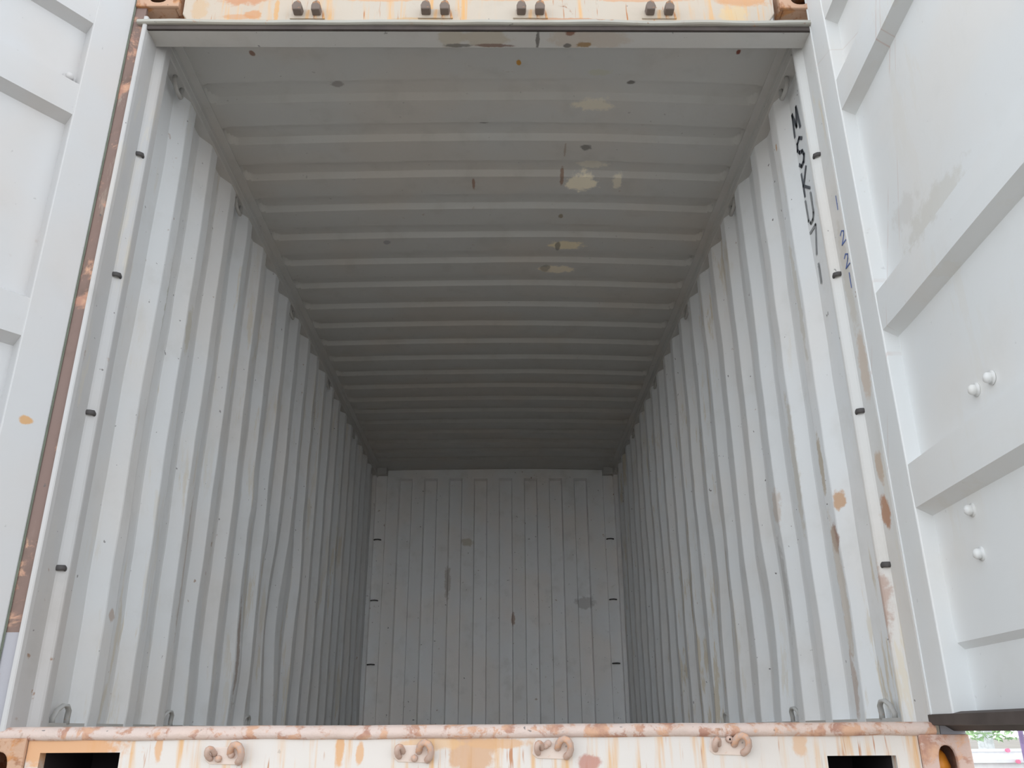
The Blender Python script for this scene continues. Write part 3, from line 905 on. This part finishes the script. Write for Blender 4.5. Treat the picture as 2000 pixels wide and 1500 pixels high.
# ------------------------------------------------------------------ what carries the container
bm = bmesh.new()
add_box(bm, -1.22, 1.22, 0.02, 0.20, -0.34, -0.20)
add_box(bm, -0.55, -0.45, 0.20, 6.0, -0.42, -0.20); add_box(bm, 0.45, 0.55, 0.20, 6.0, -0.42, -0.20)
add_box(bm, -1.22, 1.22, 5.80, 5.97, -0.34, -0.20)
ch_ = link('chassis_frame', bm, M_CHASSIS)
ch_.name = 'trailer_chassis'
thing(ch_, 'dark steel trailer chassis under the container', 'trailer')
for sx_, yy in ((-1, 0.12), (1, 0.12), (-1, 5.88), (1, 5.88)):
    b = bmesh.new(); add_box(b, sx_ * 0.50 - 0.06, sx_ * 0.50 + 0.06, yy - 0.06, yy + 0.06, -1.55, -0.34)
    link('support_leg', b, M_CHASSIS, ch_)
b = bmesh.new()
add_lathe(b, [(0.030, 0.002), (0.030, 0.006), (0.016, 0.008), (0.016, 0.030), (0.030, 0.036), (0.034, 0.050), (0.022, 0.078), (0.008, 0.092)], (0, 0, 0), (0.10, 0, 1), 14)
tw = link('twist_lock', b, M_ORANGE, smooth=True)
tw.location = (1.174, 0.052, -0.152)
thing(tw, 'orange twist lock inside the slot of the lower right corner casting', 'twist lock')

# ------------------------------------------------------------------ the yard
bm = bmesh.new(); s_ = 150
vs = [bm.verts.new(p) for p in ((-s_, -s_, -1.55), (s_, -s_, -1.55), (s_, s_, -1.55), (-s_, s_, -1.55))]
bm.faces.new(vs)
struct(link('ground', bm, M_GROUND), 'pale concrete yard')

bm = bmesh.new()
add_box(bm, 8.3, 16.0, 14.6, 14.9, -1.55, -0.60); add_box(bm, 8.25, 16.05, 14.5, 15.0, -0.60, -0.54)
add_box(bm, 8.5, 16.0, 14.9, 15.1, -0.54, -0.42); add_box(bm, 8.45, 16.05, 14.85, 15.2, -0.42, -0.38)
wl2 = link('garden_wall', bm, M_WHITE)
thing(wl2, 'low white wall with ledges beyond the container, bottom right', 'wall')
for (x, z, w_) in ((9.40, -0.40, 'upper'), (9.36, -0.52, 'lower')):
    b = bmesh.new()
    add_lathe(b, [(0.004, -0.03), (0.035, -0.028), (0.035, 0.028), (0.004, 0.03)], (0, 0, 0), (0, 1, 0), 10)
    o = link('wall_lamp', b, M_PINK); o.location = (x, 14.47 if w_ == 'lower' else 14.82, z - (0.0 if w_ == 'upper' else 0.06))
    thing(o, '%s of two small pink discs on the low white wall' % w_, 'marker')
b = bmesh.new(); add_tube(b, [(9.36, 14.2, -1.55), (9.36, 14.2, 3.6)], 0.045, 12)
po = link('lamp_post', b, M_PURPLE); thing(po, 'thin purple-grey post beyond the right door', 'post')


def tree(x, y, h, seed, label):
    rs = random.Random(seed)
    e = empty('tree', (x, y, -1.55)); thing(e, label, 'tree', 'trees beyond the container')
    b = bmesh.new()
    add_tube(b, [(0, 0, 0), (0.05, 0.0, h * 0.35), (-0.04, 0.05, h * 0.7), (0, 0, h)], 0.11, 8, 0.03)
    for i in range(7):
        a = rs.random() * 6.28; z = h * (0.32 + 0.09 * i)
        add_tube(b, [(0, 0, z), (0.5 * math.cos(a), 0.5 * math.sin(a), z + 0.4), (0.9 * math.cos(a), 0.9 * math.sin(a), z + 0.9)], 0.04, 6, 0.012)
    link('trunk', b, M_BARK, e)
    b = bmesh.new()
    for i in range(2200):
        a = rs.random() * 6.28; u = rs.random() ** 0.5; z = h * (0.31 + 0.80 * rs.random())
        r = 1.35 * u * (1 - 0.5 * abs(z / h - 0.75))
        c = Vector((r * math.cos(a), r * math.sin(a), z))
        t = Vector((rs.uniform(-1, 1), rs.uniform(-1, 1), rs.uniform(-1, .3))).normalized() * 0.085
        q = t.orthogonal().normalized() * 0.035
        b.faces.new([b.verts.new(c - t), b.verts.new(c + q), b.verts.new(c + t), b.verts.new(c - q)])
    link('foliage', b, M_LEAF, e)
    return e


tree(10.3, 17.2, 4.2, 1, 'thin pale-trunked tree seen under the right door, nearer the casting')
tree(12.1, 21.0, 4.6, 2, 'thin pale-trunked tree seen under the right door, nearer the post')
